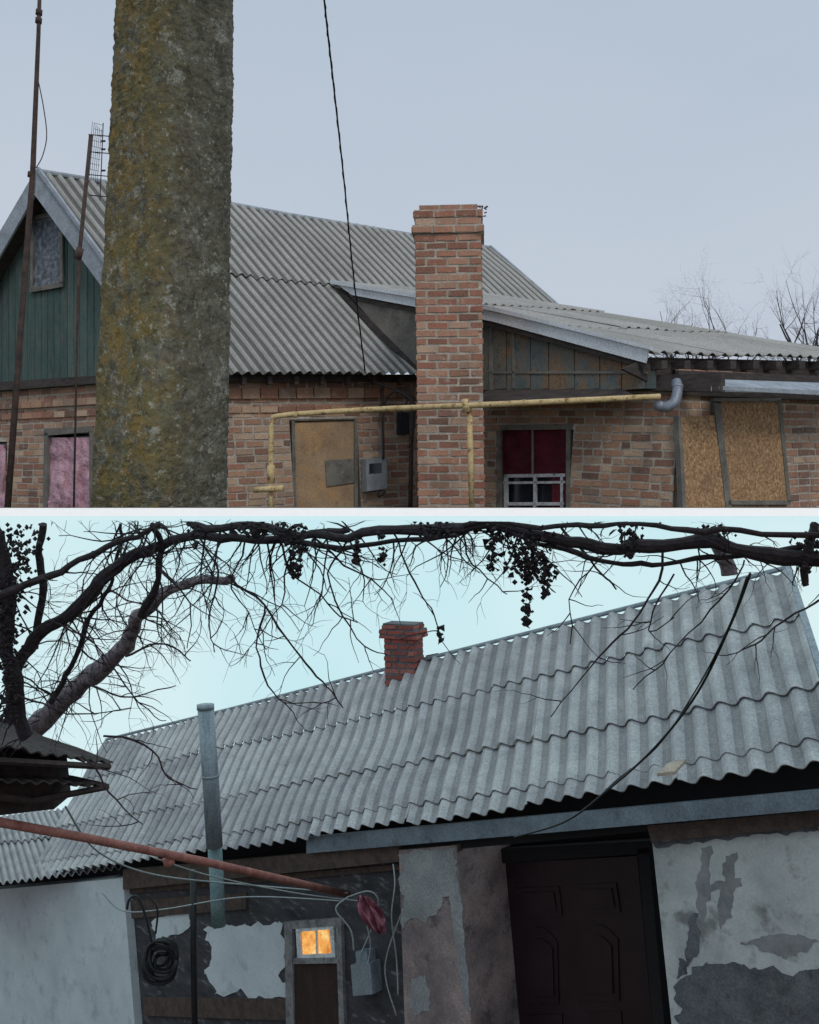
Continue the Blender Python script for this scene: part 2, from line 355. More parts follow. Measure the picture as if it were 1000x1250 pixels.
def seg(pts,n=6):
    o=[];Pn=[pts[0]]+list(pts)+[pts[-1]]
    for i in range(1,len(Pn)-2):
        for k in range(n):
            t=k/n;a,b,c,d=Pn[i-1],Pn[i],Pn[i+1],Pn[i+2]
            o.append(.5*((2*b)+(c-a)*t+(2*a-5*b+4*c-d)*t*t+(3*b-a-3*c+d)*t**3))
    o.append(pts[-1]); return o
def wirep(pix,n=8): return seg([P(*p) for p in pix],n)
def grow(mb,p,d,Ln,r,lvl,R,wan=.3,flat=.5,grav=0,kids=(2,4)):
    n=6; pts=[p];dd=d.normalized();dirs=[dd]
    for i in range(n):
        dd=(dd+Vector((R.uniform(-1,1),R.uniform(-1,1)*flat,R.uniform(-1,1)))*wan+Vector((0,0,grav))).normalized()
        pts.append(pts[-1]+dd*Ln/n); dirs.append(dd)
    rad=[r*(1-.65*i/n) for i in range(n+1)]
    mb.tube(pts,rad,5 if r>.008 else 3)
    if lvl>0:
        for k in range(R.randint(*kids)):
            i=R.randint(1,n); v=Vector((R.uniform(-1,1),R.uniform(-1,1)*flat,R.uniform(-1,1)))
            grow(mb,pts[i],dirs[i]*.8+v*.9,Ln*R.uniform(.45,.75),max(rad[i]*.65,.0013),lvl-1,R,wan,flat,grav,kids)
def jag(poly,amp=4,step=14,seed=1):
    R=random.Random(seed);o=[]
    for i,(a,b) in enumerate(poly):
        c,d=poly[(i+1)%len(poly)]; L_=math.hypot(c-a,d-b); n=max(1,int(L_/(step*.35)))
        for k in range(n):
            t=k/n; u=a+(c-a)*t; v=b+(d-b)*t
            if k:
                u+=amp*1.6*noise.noise(Vector((u*.06,v*.06,seed)))+R.uniform(-amp,amp)*.35; v+=amp*1.6*noise.noise(Vector((u*.06,v*.06,seed+9)))+R.uniform(-amp,amp)*.35
            o.append((u,v))
    return o
# =================== UPPER PLACE ===================
house=empty('brick_house')
A=P(45,209,14.5);B=P(598,303,18);E=P(775,457,15.5);Cc=P(222,457,12.5)
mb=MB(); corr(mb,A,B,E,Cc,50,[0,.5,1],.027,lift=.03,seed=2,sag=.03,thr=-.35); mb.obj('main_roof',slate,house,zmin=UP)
mb=MB(); A2=A+Vector((-2.4,2.2,-2.5)); B2=B+Vector((-2.4,2.2,-2.5))
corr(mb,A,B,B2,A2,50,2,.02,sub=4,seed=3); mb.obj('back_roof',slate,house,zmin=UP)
mb=MB(); mb.tube([A+Vector((0,0,.01)),A.lerp(B,.25)+Vector((0,0,.02)),A.lerp(B,.5)+Vector((0,0,-.01)),B+Vector((0,0,.01))],.035,8)
mb.bar(B+Vector((.01,-.01,.03)),E+Vector((.01,0,.03)),.05,.04)
mb.obj('ridge_cap',greytrim,house)
WM=PL(P(222,470,12.8),P(510,470,14.4))
WMo=[rect(WM,360,436,512,640)]
mb=MB(); e1=WM.st(560,470)[0]
bricks(mb,WM,0.0,e1,-1.75,.14,WMo,seed=5)
for (va,vb,of) in ((474,487,.045),(497,504,.03)):
    a=WM.st(225,vb); b=WM.st(512,vb)
    s=a[0]
    while s<b[0]:
        t0=WM.st(300,vb)[1]; t1=WM.st(300,va)[1]
        fr=[WM.at(s,t0,of),WM.at(s+.235,t0,of),WM.at(s+.235,t1,of),WM.at(s,t1,of)]
        mb.loft(fr,[x-WM.n*.06 for x in fr],0); s+=.25
mb.obj('front_wall',[brick,mortar],house,zmin=UP)
mb=MB(); mb.prism(WM,[(222,457),(520,457),(520,465),(222,466)],.05,.1); 
for i in range(9):
    u=232+i*32; mb.prism(WM,[(u,459),(u+5,459),(u+5,469),(u,469)],.15,.1)
mb.obj('eaves_board',darkwood,house)
mb=MB(); mb.prism(WM,[(345,505),(450,505),(450,640),(345,640)],-.15,.02);
mb.prism(WM,[(359,516),(436,513),(434,640),(361,640)],-.06,.02); mb.obj('boarded_window',osbp,house,zmin=UP)
mb=MB()
mb.prism(WM,[(397,562),(432,560),(433,589),(399,594)],-.03,.01)
mb.obj('board_patch',greywood,house)
mb=MB()
for q in ([(356,512),(360,512),(362,640),(358,640)],[(433,512),(437,512),(437,640),(433,640)],[(354,509),(439,507),(439,512),(354,514)]): mb.prism(WM,q,-.04,.03)
mb.obj('window_frame',greywood,house,zmin=UP)
WG=PL(P(200,463,12.9),P(0,478,15.0))
mb=MB()
def raker(u): return 209+ (u-45)*1.405 if u>45 else 209+(45-u)*1.7
R=random.Random(9); u=-70
while u<205:
    wd=8+R.uniform(-1,1.4)
    pts=[(u+.4,max(214,raker(u+.5))+6),(u+wd-.4,max(214,raker(u+wd-.5))+6),(u+wd-.4,470-(u+wd)*.07),(u+.4,470-u*.07)]
    if pts[0][1]<pts[3][1]-3 and pts[1][1]<pts[2][1]-3: mb.prism(WG,pts,.02+R.uniform(0,.008),.02)
    u+=wd
mb.prism(WG,[(45,215),(215,455),(-90,470)],-.03,.02)
mb.obj('gable_boards',green,house)
mb=MB()
mb.prism(WG,[(45,205),(228,458),(213,472),(41,236)],.30,.03)
mb.prism(WG,[(45,205),(-110,470),(-96,482),(43,236)],.30,.03)
mb.prism(WG,[(45,203),(230,457),(228,461),(44,208)],.31,.05)
mb.obj('barge_boards',greytrim,house)
mb=MB(); mb.prism(WG,[(45,216),(222,462),(207,462),(45,238)],.03,.2); mb.prism(WG,[(45,216),(-106,474),(-94,480),(45,238)],.03,.2); mb.obj('gable_soffit',darkwood,house)
mb=MB(); mb.prism(WG,[(-90,472),(215,452),(215,461),(-90,483)],.0,.12); mb.obj('gable_base_board',darkwood,house)
mb=MB(); mb.prism(WG,[(40,268),(73,260),(73,346),(38,354)],.05,.02,0)
for q in ([(37,264),(76,257),(76,262),(37,269)],[(36,351),(76,344),(76,350),(36,357)],[(37,266),(40,265),(39,355),(37,356)],[(73,259),(76,258),(76,346),(73,347)]): mb.prism(WG,q,.07,.02,1)
mb.obj('attic_window',[atticg,greywood],house)
mb=MB()
g0=WG.st(205,463)[0]; g1=WG.st(-110,480)[0]
GO=[rect(WG,57,109,530,640),rect(WG,-30,7,540,640)]
bricks(mb,WG,0.0,max(g0,g1),-1.8,.05,GO,seed=8)
for (va,vb,of) in ((489,497,.05),(503,510,.03)):
    s=0.0; t0=WG.st(60,vb)[1]; t1=WG.st(60,va)[1]
    while s<max(g0,g1):
        fr=[WG.at(s,t0,of),WG.at(s+.235,t0,of),WG.at(s+.235,t1,of),WG.at(s,t1,of)]
        mb.loft(fr,[x-WG.n*.06 for x in fr],0); s+=.25
mb.obj('gable_wall',[brick,mortar],house,zmin=UP)
def cloth(mb,pl,u0,u1,v0,v1,off,amp,seed,nx=24,ny=24,mi=0):
    vs=[]
    for j in range(ny+1):
        for i in range(nx+1):
            a=i/nx;b=j/ny
            vs.append(pl.hit(u0+(u1-u0)*a,v0+(v1-v0)*b,off+amp*noise.noise(Vector((a*5,b*2.5,seed)))+amp*.5*noise.noise(Vector((a*12,b*9,seed)))))
    mb.add(vs,[[j*(nx+1)+i,j*(nx+1)+i+1,(j+1)*(nx+1)+i+1,(j+1)*(nx+1)+i] for j in range(ny) for i in range(nx)],mi)
mb=MB(); cloth(mb,WG,57,109,534,640,-.0,.09,1); cloth(mb,WG,-28,7,543,640,-.0,.08,2); mb.obj('pink_window_foil',pinkcl,house,smooth=True,zmin=UP)
mb=MB(); mb.prism(WG,[(50,528),(116,524),(116,640),(50,640)],-.2,.02); mb.prism(WG,[(-40,528),(16,524),(16,640),(-40,640)],-.2,.02); mb.obj('gable_window_pane',glass,house,zmin=UP)
mb=MB()
for q in ([(54,528),(58,528),(57,640),(52,640)],[(109,526),(113,526),(113,640),(109,640)],[(53,524),(113,520),(113,527),(53,532)]): mb.prism(WG,q,-.02,.05)
mb.obj('gable_window_frame',greywood,house,zmin=UP)
# ---- annex
WA=PL(P(598,500,13.4),P(830,500,11.7))
WB=PL(P(829,490,11.72),P(1080,497,14.4))
mb=MB(); AO=[rect(WA,611,694,524,640)]
a1=WA.st(829,500)[0]
bricks(mb,WA,-.9,a1,-1.6,.28,AO,seed=12)
bricks(mb,WB,0,WB.st(1080,500)[0],-1.6,.30,[],seed=14)
mb.obj('annex_wall',[brick,mortar],house,zmin=UP)
V1=P(405,345,14.9);V2=P(792,432,11.6);R2=P(590,359,16.4);ER=P(1075,440,14.3)
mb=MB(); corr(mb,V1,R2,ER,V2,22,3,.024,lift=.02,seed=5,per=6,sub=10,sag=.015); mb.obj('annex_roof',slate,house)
WV=PL(V1,V2,V1+Vector((0,0,1)))
mb=MB()
mb.prism(WV,[(405,343),(600,377),(792,425),(788,443),(600,392),(430,360)],.02,.03)
mb.prism(WV,[(403,341),(600,374),(794,423),(794,427),(600,379),(403,346)],.03,.06)
mb.obj('verge_flashing',metal,house)
mb=MB(); mb.prism(WV,[(430,361),(600,393),(790,444),(790,450),(600,399),(430,366)],-.02,.03); mb.obj('verge_board',darkwood,house)
mb=MB(); R=random.Random(5)
def tv(u): return 392+(u-598)*.262
u=560
while u<772:
    wd=R.uniform(22,32); mb.prism(WV,[(u+.6,tv(u)-4),(u+wd-.6,tv(u+wd)-4),(u+wd-.6,474),(u+.6,476)],-.12+R.uniform(0,.01),.03); u+=wd
mb.prism(WV,[(560,384),(800,444),(800,474),(560,478)],-.16,.03)
mb.obj('annex_gable_boards',cheekm,house)
mb=MB()
for q in ([(597,392),(601,392),(601,476),(597,476)],[(625,402),(628,403),(628,474),(625,474)],[(598,453),(790,453),(790,456),(598,456)]): mb.prism(WV,q,-.09,.02)
mb.obj('batten',greywood,house)
mb=MB(); mb.prism(WV,[(425,358),(520,380),(520,462),(508,455)],-.05,.03); mb.obj('roof_cheek_board',greywood,house)
mb=MB(); mb.prism(WV,[(407,350),(414,352),(512,452),(504,457)],-.02,.03); mb.obj('valley_flashing',darkwood,house)
mb=MB()
WE=PL(V2+Vector((0,.12,0)),ER+Vector((0,.12,0)))
mb.prism(WE,[(793,436),(1080,443),(1080,474),(800,470),(760,450)],-.05,.04)
mb.prism(WA,[(745,460),(880,455),(880,478),(745,476)],.02,.12)
for i in range(9):
    u=808+i*28; mb.prism(WE,[(u,440),(u+7,440),(u+7,450),(u,450)],-.01,.2)
mb.prism(WB,[(829,452),(1090,462),(1090,492),(829,482)],.005,.05)
mb.obj('eaves_timber',darkwood,house)
mb=MB(); 
f=[P(880,463,11.8),P(1085,470,13.9),P(1085,479,13.3),P(868,472,11.3)]
mb.loft(f,[p+Vector((0,0,-.05)) for p in f]); 
f=[P(878,471,11.25),P(1080,481,13.2),P(1080,486,13.2),P(878,476,11.25)]
mb.loft(f,[p+Vector((0,.03,0)) for p in f])
mb.obj('porch_canopy',greytrim,house)
mb=MB(); f=[P(598,474,13.2),P(752,470,12.1),P(780,486,11.5),P(575,490,12.7)]
mb.loft(f,[p+Vector((0,0,-.03)) for p in f]); mb.obj('window_awning',darkwood,house)
mb=MB()
mb.prism(WB,[(832,509),(872,507),(888,640),(838,640)],.04,.02); mb.prism(WB,[(880,490),(950,490),(962,612),(892,612)],.03,.03)
mb.obj('osb_panels',osb,house,zmin=UP)
mb=MB()
for q in ([(828,507),(832,507),(838,640),(834,640)],[(872,492),(880,492),(894,640),(887,640)],[(950,488),(954,488),(966,613),(962,613)],[(890,611),(966,611),(966,616),(890,616)],[(872,486),(954,486),(954,490),(872,490)]): mb.prism(WB,q,.0,.07)
mb.obj('osb_frame',greywood,house,zmin=UP)
mb=MB(); cloth(mb,WA,611,694,524,580,-.06,.05,4); cloth(mb,WA,674,694,575,640,-.055,.03,5); mb.obj('red_curtain',redcl,house,smooth=True,zmin=UP)
mb=MB(); mb.prism(WA,[(604,518),(701,518),(701,640),(604,640)],-.15,.02); mb.obj('window_pane',glass,house,zmin=UP)
mb=MB()
for q in ([(615,579),(690,578),(690,582),(615,583)],[(615,579),(619,579),(619,640),(615,640)],[(651,582),(654,582),(654,640),(651,640)],[(684,580),(687,580),(687,640),(684,640)],[(618,613),(688,613),(688,617),(618,617)],[(614,588),(690,587),(690,590),(614,591)]): mb.prism(WA,q,-.08,.04)
mb.obj('white_window_frame',white,house,zmin=UP)
mb=MB()
for q in ([(604,519),(700,517),(698,524),(607,525)],[(606,522),(611,522),(611,640),(606,640)],[(691,522),(696,522),(696,640),(691,640)]): mb.prism(WA,q,-.04,.05)
mb.prism(WA,[(649,525),(651,525),(651,578),(649,578)],-.02,.02)
mb.obj('red_window_frame',greywood,house,zmin=UP)
cc=P(552,625,12.6); ang=math.radians(-4); ex=Vector((math.cos(ang),math.sin(ang),0)); ey=Vector((-math.sin(ang),math.cos(ang),0)); ez=Vector((-.012,0,1)).normalized()
mb=MB(); ztop=(625-284)/F*12.3
column(mb,cc,ex,ey,ez,.80,.55,0.0,ztop,seed=4)
zc=ztop
column(mb,cc,ex,ey,ez,.87,.62,zc+.002,zc+.10,seed=5)
column(mb,cc,ex,ey,ez,.80,.56,zc+.104,zc+.19,seed=6)
column(mb,cc,ex,ey,ez,.83,.58,zc+.194,zc+.285,seed=7)
column(mb,cc,ex,ey,ez,.70,.46,zc+.287,zc+.36,bh=.07,seed=9)
mb.obj('chimney',[brickch,mortar],house,zmin=UP)
mb=MB(); q=cc+ex*.42+ez*(zc+.3); R=random.Random(3)
for i in range(14):
    a=q+Vector((R.uniform(-.05,.05),R.uniform(-.05,.05),R.uniform(-.02,.1))); mb.tube([a,a+Vector((R.uniform(-.05,.05),0,R.uniform(-.02,.05)))],.008,4)
mb.obj('chimney_cap_wire',darkwood,house)
mb=MB(); mb.tube(seg([P(826,466,11.5),P(827,478,11.4),P(823,491,11.35),P(813,497,11.3),P(803,495,11.2)],5),.058,14); mb.tube([P(827,471,11.45),P(827,475,11.43)],.068,14); mb.obj('vent_elbow',zinc,house,smooth=True)
mb=MB(); mb.prism(WM,[(447,560),(472,558),(473,596),(448,600)],.03,.16); 
mb.prism(WM,[(451,566),(466,565),(466,577),(451,578)],.191,.006,1)
mb.obj('electric_meter_box',[boxm,glass],house)
mb=MB(); mb.tube(wirep([(467,560,13.4),(468,520,13.6),(471,490,13.6),(485,478,13.5),(505,495,13.3),(503,540,13.4),(498,545,13.6)]),.011,6)
mb.tube(wirep([(445,455,13.6),(462,468,13.7),(497,483,13.6),(490,505,13.6),(495,530,13.7)]),.012,6)
mb.tube(wirep([(460,598,13.4),(463,606,13.4),(470,600,13.5)]),.015,6)
mb.obj('wall_cables',black,house,smooth=True)
mb=MB(); mb.tube([P(503,470,13.9),P(502,560,13.9),P(501,640,13.9)],.03,8); mb.tube([P(467,470,13.9),P(468,560,13.9)],.02,8)
mb.obj('wall_conduit',rust,house,smooth=True,zmin=UP)
mb=MB(); mb.prism(WM,[(488,503),(500,503),(500,530),(488,530)],.0,.1); mb.obj('junction_box',glass,house)
gp=empty('gas_pipe')
mb=MB(); mb.tube(wirep([(331,590,12.3),(331,530,12.3),(333,514,12.3),(346,507,12.25),(450,500,12.1),(570,495,11.5),(700,489,11.2),(806,484,11.2)]),.032,12)
mb.tube([P(573,495,11.55),P(576,640,11.55)],.032,12)
mb.tube([P(568,487,11.5),P(570,503,11.5)],.045,10)
mb.tube([P(331,568,12.3),P(331,590,12.3)],.046,12); mb.tube([P(310,598,12.3),P(346,596,12.2)],.036,10)
mb.tube([P(331,592,12.3),P(331,640,12.3)],.03,10)
for q in ((360,506,12.2),(480,499,12.0),(640,492,11.35)): mb.tube([P(q[0]-3,q[1],q[2]),P(q[0]+3,q[1],q[2])],.038,12)
mb.obj('pipe_run',yellow,gp,smooth=True,zmin=UP)
# pole
mb=MB(); n=128; rows=420; vs=[]; 
for j in range(rows+1):
    v=640-j*(640+160)/rows
    cl=118+(620-v)/620*30; cr=272+(620-v)/620*9
    c=P((cl+cr)/2,v,4.1); r=(cr-cl)/2/F*4.1*1.0
    for k in range(n):
        th=2*math.pi*k/n; a=th+.62
        se=(abs(math.cos(a))**4.5+abs(math.sin(a))**4.5)**(-1/4.5)
        rr=r*se*.865
        x,y=math.cos(th)*rr,math.sin(th)*rr
        nn=.006*noise.noise(Vector((x*14,y*14,c.z*9)))+.006*noise.noise(Vector((x*40,y*40,c.z*40)))+.004*noise.noise(Vector((x*90,y*90,c.z*90)))
        pit=noise.noise(Vector((x*60+3,y*60,c.z*60)))
        nn-=.014*max(0,pit-.25)
        vs.append(c+Vector((x,y,0))*(1+nn/r))
mb.add(vs,[[j*n+k,j*n+(k+1)%n,(j+1)*n+(k+1)%n,(j+1)*n+k] for j in range(rows) for k in range(n)])
mb.obj('concrete_utility_pole',concrete,smooth=True,zmin=UP)
ms=empty('antenna_mast')
mb=MB(); mb.tube([P(50,-60,11.3),P(47,40,11.3),P(40,210,11.3),P(24,420,11.3),P(9,640,11.3)],[.02,.024,.032,.036,.038],8)
for v in (12,22,210): mb.tube([P(48.5-.05*v,v,11.3),P(48-.05*v,v+6,11.3)],.038,8)
mb.tube(wirep([(47,100,11.3),(53,130,11.3),(57,165,11.3),(52,190,11.3),(44,205,11.3)]),.006,4)
mb.obj('mast_tube',rust,ms,smooth=True,zmin=UP)
m2=empty('antenna_mast')
mb=MB(); mb.tube([P(111,165,12),P(97,310,12),P(94,420,12),P(90,640,12)],[.024,.024,.014,.012],7)
mb.tube([P(98,303,12),P(95,316,12)],.045,7)
mb.obj('mast_tube',rust,m2,smooth=True,zmin=UP)
mb=MB()
for i in range(6):
    u=113+i*2.2; mb.tube([P(u,148+i*2,12),P(u-6,212+i*3,12)],.003,3)
for i in range(9):
    v=150+i*7; mb.tube([P(115-i*.8,v,12),P(126-i*.6,v+3,12)],.003,3)
for v in (166,187,215,240): mb.tube([P(108,v-2,12),P(142,v+1,12)],.006,4)
mb.tube([P(126,150,12),P(122,245,12)],.006,4)
for v in (172,182,208): mb.tube([P(124,v,12),P(128,v,11.9)],.012,5)
mb.obj('antenna_grid',black,m2,zmin=UP)
mb=MB(); pw=[(392,-40,9),(398,20,9.3),(408,110,10),(420,220,11),(432,340,12.3),(446,455,13.5)]
mb.tube(wirep(pw),.0085,6)
p1=wirep(pw,14); mb.tube([p+Vector((math.cos(i*1.6),math.sin(i*1.6),0))*.009 for i,p in enumerate(p1)],.006,5)
mb.obj('overhead_wire',black,smooth=True)
def tree(name,px,seed,hgt,mt):
    R=random.Random(seed); mb=MB(); b=P(*px); b.z=UP
    mb.tube([b,b+Vector((.1,0,hgt*.3)),b+Vector((0,0,hgt*.5))],[.16,.13,.1],7)
    for i in range(10):
        a=R.uniform(-1,1); grow(mb,b+Vector((0,0,hgt*R.uniform(.4,.55))),Vector((a,R.uniform(-.5,.5),.9)),hgt*R.uniform(.35,.5),.05,4,R,.16,.8,.04,(3,4))
    mb.obj(name,mt,zmin=UP)
tree('bare_tree',(862,480,30),3,5.7,twig); tree('bare_tree',(1000,480,26),8,5.2,twig)
# =================== LOWER PLACE ===================
cot=empty('whitewashed_house')
A=P(130,905,16);B=P(962,697,8.5);E=P(1034,930,6.0);D=P(40,1072,13.2)
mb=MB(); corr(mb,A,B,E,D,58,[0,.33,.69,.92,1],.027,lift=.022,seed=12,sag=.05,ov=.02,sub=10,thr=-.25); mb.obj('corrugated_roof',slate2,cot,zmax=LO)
mb=MB(); up=Vector((0,0,.03)); mb.tube([A+up,A.lerp(B,.3)+up*.7,A.lerp(B,.6)+up,B+up],.022,8); mb.bar(B+up,E+up*1.5,.05,.03); mb.obj('ridge_flashing',zinc,cot,zmax=LO)
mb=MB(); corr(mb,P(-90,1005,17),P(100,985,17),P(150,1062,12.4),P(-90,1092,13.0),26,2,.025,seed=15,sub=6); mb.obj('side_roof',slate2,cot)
WL=PL(P(1000,1000,6.3),P(60,1085,13.3),P(1030,1250,6.2))
def prl(mats,name,items):
    mb=MB()
    for it in items: mb.prism(WL,*it)
    return mb.obj(name,mats,cot,zmax=LO)
prl([plaster],'right_wall',[([(795,1015),(1060,990),(1090,1420),(838,1420)],-.6,.6)])
prl([rust],'wall_plate',[([(487,1042),(560,1030),(560,1040),(487,1050)],.02,.05),([(790,1008),(1060,985),(1060,1004),(795,1028)],.02,.05),([(150,1062),(487,1032),(487,1052),(150,1086)],.02,.05)])
prl([pinkpl],'pillar',[([(487,1038),(557,1032),(590,1420),(500,1420)],-.6,.68)])
prl([greypl],'pillar_whitewash',[(jag([(488,1042),(556,1035),(561,1088),(540,1095),(522,1128),(500,1122),(491,1135)],5,12,3),.08,.006),
   (jag([(548,1090),(561,1085),(575,1235),(566,1225)],2,12,9),.08,.007),(jag([(502,1195),(520,1190),(524,1235),(507,1245)],4,8,5),.08,.006)])
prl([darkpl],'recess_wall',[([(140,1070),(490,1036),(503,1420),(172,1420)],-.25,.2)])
prl([plasterL],'left_wall',[([(-90,1094),(150,1072),(178,1420),(-90,1420)],-.2,.25)])
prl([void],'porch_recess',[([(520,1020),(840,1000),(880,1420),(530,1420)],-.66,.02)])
prl([peel],'peeled_render',[(jag([(822,1205),(850,1180),(905,1178),(960,1190),(1060,1175),(1075,1420),(845,1420)],7,16,1),.0,.006),
    (jag([(842,1120),(852,1115),(852,1165),(840,1180),(838,1150)],4,9,2),.0,.005),(jag([(796,1028),(1000,1004),(1000,1014),(900,1022),(802,1036)],3,14,7),.0,.005),
    (jag([(828,1170),(842,1172),(838,1190),(826,1195)],3,8,4),.0,.0045)])
prl([stain],'damp_stains',[(jag([(856,1035),(868,1032),(866,1100),(856,1128),(850,1100)],4,10,11),.0,.0025),(jag([(886,1045),(900,1040),(894,1120),(880,1135),(876,1110)],4,10,12),.0,.0025),
    (jag([(866,1080),(905,1072),(906,1082),(868,1092)],3,8,13),.0,.0035),(jag([(905,1150),(960,1140),(1000,1150),(960,1172)],4,10,14),.0,.0025)])
prl([plasterL],'whitewash_patch',[(jag([(248,1135),(345,1128),(348,1218),(262,1214),(250,1190),(258,1165)],7,14,4),-.05,.008),(jag([(186,1130),(225,1105),(232,1130),(190,1150)],5,10,8),-.05,.008)])
mb=MB()
for q in ([(150,1084),(487,1055),(487,1062),(150,1092)],[(175,1218),(350,1220),(350,1246),(175,1240)],[(150,1100),(300,1090),(300,1110),(150,1122)]): mb.prism(WL,q,-.05,.03)
mb.obj('recess_boards',rust,cot)
prl([dullw],'door_frame',[([(347,1128),(356,1127),(362,1420),(352,1420)],-.05,.04),([(410,1126),(416,1125),(426,1420),(419,1420)],-.05,.04),([(346,1126),(416,1121),(417,1130),(347,1135)],-.05,.042),([(358,1170),(412,1169),(413,1176),(358,1177)],-.05,.042)])
prl([lit],'lit_window',[([(366,1138),(401,1134),(404,1167),(368,1169)],-.045,.01)])
prl([white],'lit_window_sash',[([(361,1134),(366,1134),(368,1170),(363,1170)],-.045,.03),([(402,1132),(407,1131),(409,1168),(405,1168)],-.045,.03),([(361,1133),(407,1129),(407,1134),(361,1138)],-.045,.032),([(363,1166),(409,1164),(409,1169),(363,1170)],-.045,.032),([(385,1135),(387,1135),(388,1167),(386,1167)],-.045,.02)])
prl([rbd],'inner_door',[([(356,1176),(415,1175),(422,1420),(362,1420)],-.05,.02)])
mb=MB(); off=-.55
mb.prism(WL,[(598,1055),(778,1045),(812,1420),(612,1420)],off,.04)
for q in ([(628,1085),(682,1082),(686,1118),(632,1122)],[(700,1081),(752,1078),(757,1114),(704,1117)]):
    mb.prism(WL,q,off+.04,.014)
    cx=sum(a for a,b in q)/4; cy=sum(b for a,b in q)/4
    mb.prism(WL,[(cx+(a-cx)*.75,cy+(b-cy)*.65) for a,b in q],off+.055,.012)
def arch(mb,u0,u1,v0,v1,o,rise=18):
    pts=[(u0,v1),(u0-1,v0)]
    for i in range(1,8): pts.append((u0+(u1-u0)*i/8,v0-rise*math.sin(math.pi*i/8)))
    pts+=[(u1,v0),(u1+2,v1)]
    mb.prism(WL,pts,o,.014)
arch(mb,636,680,1150,1225,off+.04); arch(mb,706,754,1147,1222,off+.04)
arch(mb,644,674,1158,1216,off+.056,12); arch(mb,714,746,1155,1213,off+.056,12)
mb.prism(WL,[(640,1240),(686,1238),(692,1420),(646,1420)],off+.04,.012); mb.prism(WL,[(710,1237),(758,1234),(770,1420),(716,1420)],off+.04,.012)
mb.obj('panelled_door',doorm,cot)
prl([boxm],'door_handle',[([(598,1185),(607,1185),(608,1192),(599,1192)],off+.04,.04),([(599,1186),(602,1186),(604,1205),(601,1205)],off+.04,.03)])
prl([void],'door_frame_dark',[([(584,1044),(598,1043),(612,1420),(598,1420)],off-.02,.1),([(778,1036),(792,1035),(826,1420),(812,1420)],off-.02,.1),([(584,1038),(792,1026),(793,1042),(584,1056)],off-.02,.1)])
fas=PL(P(1000,970,6.15),P(375,1030,9.6),P(1000,1010,6.15))
mb=MB(); mb.prism(fas,[(374,1022),(1040,961),(1040,985),(374,1042)],0,.06); mb.obj('fascia_board',fasm,cot)
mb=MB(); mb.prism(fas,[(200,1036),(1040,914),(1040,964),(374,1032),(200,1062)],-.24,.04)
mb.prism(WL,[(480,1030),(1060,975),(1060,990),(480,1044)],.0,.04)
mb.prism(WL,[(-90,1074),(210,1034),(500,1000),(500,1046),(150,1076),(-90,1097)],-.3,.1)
mb.obj('eaves_shadow_board',void,cot)  # near-black boards stand in for the shade under the eaves
rc=P(494,822,11.4); mb=MB(); ex=Vector((.94,-.34,0)).normalized(); ey=Vector((.34,.94,0)).normalized(); ez=Vector((-.03,0,1)).normalized()
column(mb,rc,ex,ey,ez,.36,.3,-.12,.40,bw=.17,bh=.055,seed=3,mo=.012); column(mb,rc,ex,ey,ez,.44,.38,.402,.50,bw=.19,bh=.04,seed=4,mo=.01); column(mb,rc,ex,ey,ez,.38,.32,.502,.565,bw=.17,bh=.05,seed=5,mo=.01)
mb.obj('chimney',[redbrick2,peel],cot,zmax=LO)
mb=MB(); mb.loft([P(520,800,11.3),P(535,797,11.3),P(536,806,11.3),P(520,810,11.3)],[P(520,800,11.6),P(535,797,11.6),P(536,806,11.6),P(520,810,11.6)]); mb.obj('chimney_flashing',darkwood,cot)
sp=empty('stovepipe'); mb=MB(); mb.tube([P(251,861,9.9),P(257,950,9.9),P(262,1034,9.9)],.08,20); mb.tube([P(250.8,860,9.9),P(251,866,9.9)],.084,20); mb.tube([P(257,946,9.9),P(257.2,949,9.9)],.0835,20)
mb.obj('upper_pipe',zinc,sp,smooth=True)
mb=MB(); mb.tube([P(262,1030,10.0),P(265,1080,10.0),P(267,1130,10.0)],.07,18); mb.obj('lower_pipe',teal,sp,smooth=True)
mb=MB(); mb.tube([P(-60,993,5.2),P(100,1022,6.2),P(250,1052,7.4),P(425,1092,9.2)],[.026,.027,.03,.033],12)
mb.tube([P(205,1047,7.05),P(207,1056,7.05)],.04,10)
mb.obj('rusty_pipe',pipebr,smooth=True)
mb=MB(); mb.tube([P(236,1062,9.6),P(236,1150,9.6),P(240,1420,9.6)],.03,8); mb.obj('iron_post',black,smooth=True)
mb=MB()
def ring(c,r,t,n=20): return [c+Vector((math.cos(a)*r,0.02*math.sin(a*3),math.sin(a)*r*1.25)) for a in [2*math.pi*i/n for i in range(n+1)]]
for i,(du,dv,rr) in enumerate(((0,0,.15),(3,-5,.13),(-2,6,.15),(1,4,.12),(0,-1,.1),(2,2,.07),(-3,-8,.1),(4,10,.11))): mb.tube(ring(P(196+du,1172+dv,9.5+.02*i),rr,0),.018,6)
mb.tube(wirep([(185,1150,9.5),(178,1120,9.5),(168,1095,9.5),(158,1098,9.5),(155,1110,9.5)]),.012,5)
mb.tube(wirep([(190,1140,9.5),(192,1110,9.5),(180,1092,9.5)]),.01,5)
mb.obj('cable_coil',black,cot,smooth=True)
mb=MB(); mb.prism(WL,[(428,1178),(452,1176),(455,1214),(431,1216)],-.05,.12); mb.prism(WL,[(434,1162),(448,1161),(449,1177),(435,1178)],-.05,.1); mb.obj('electric_meter_box',zinc,cot)
mb=MB()
vs=[];nx,ny=14,14
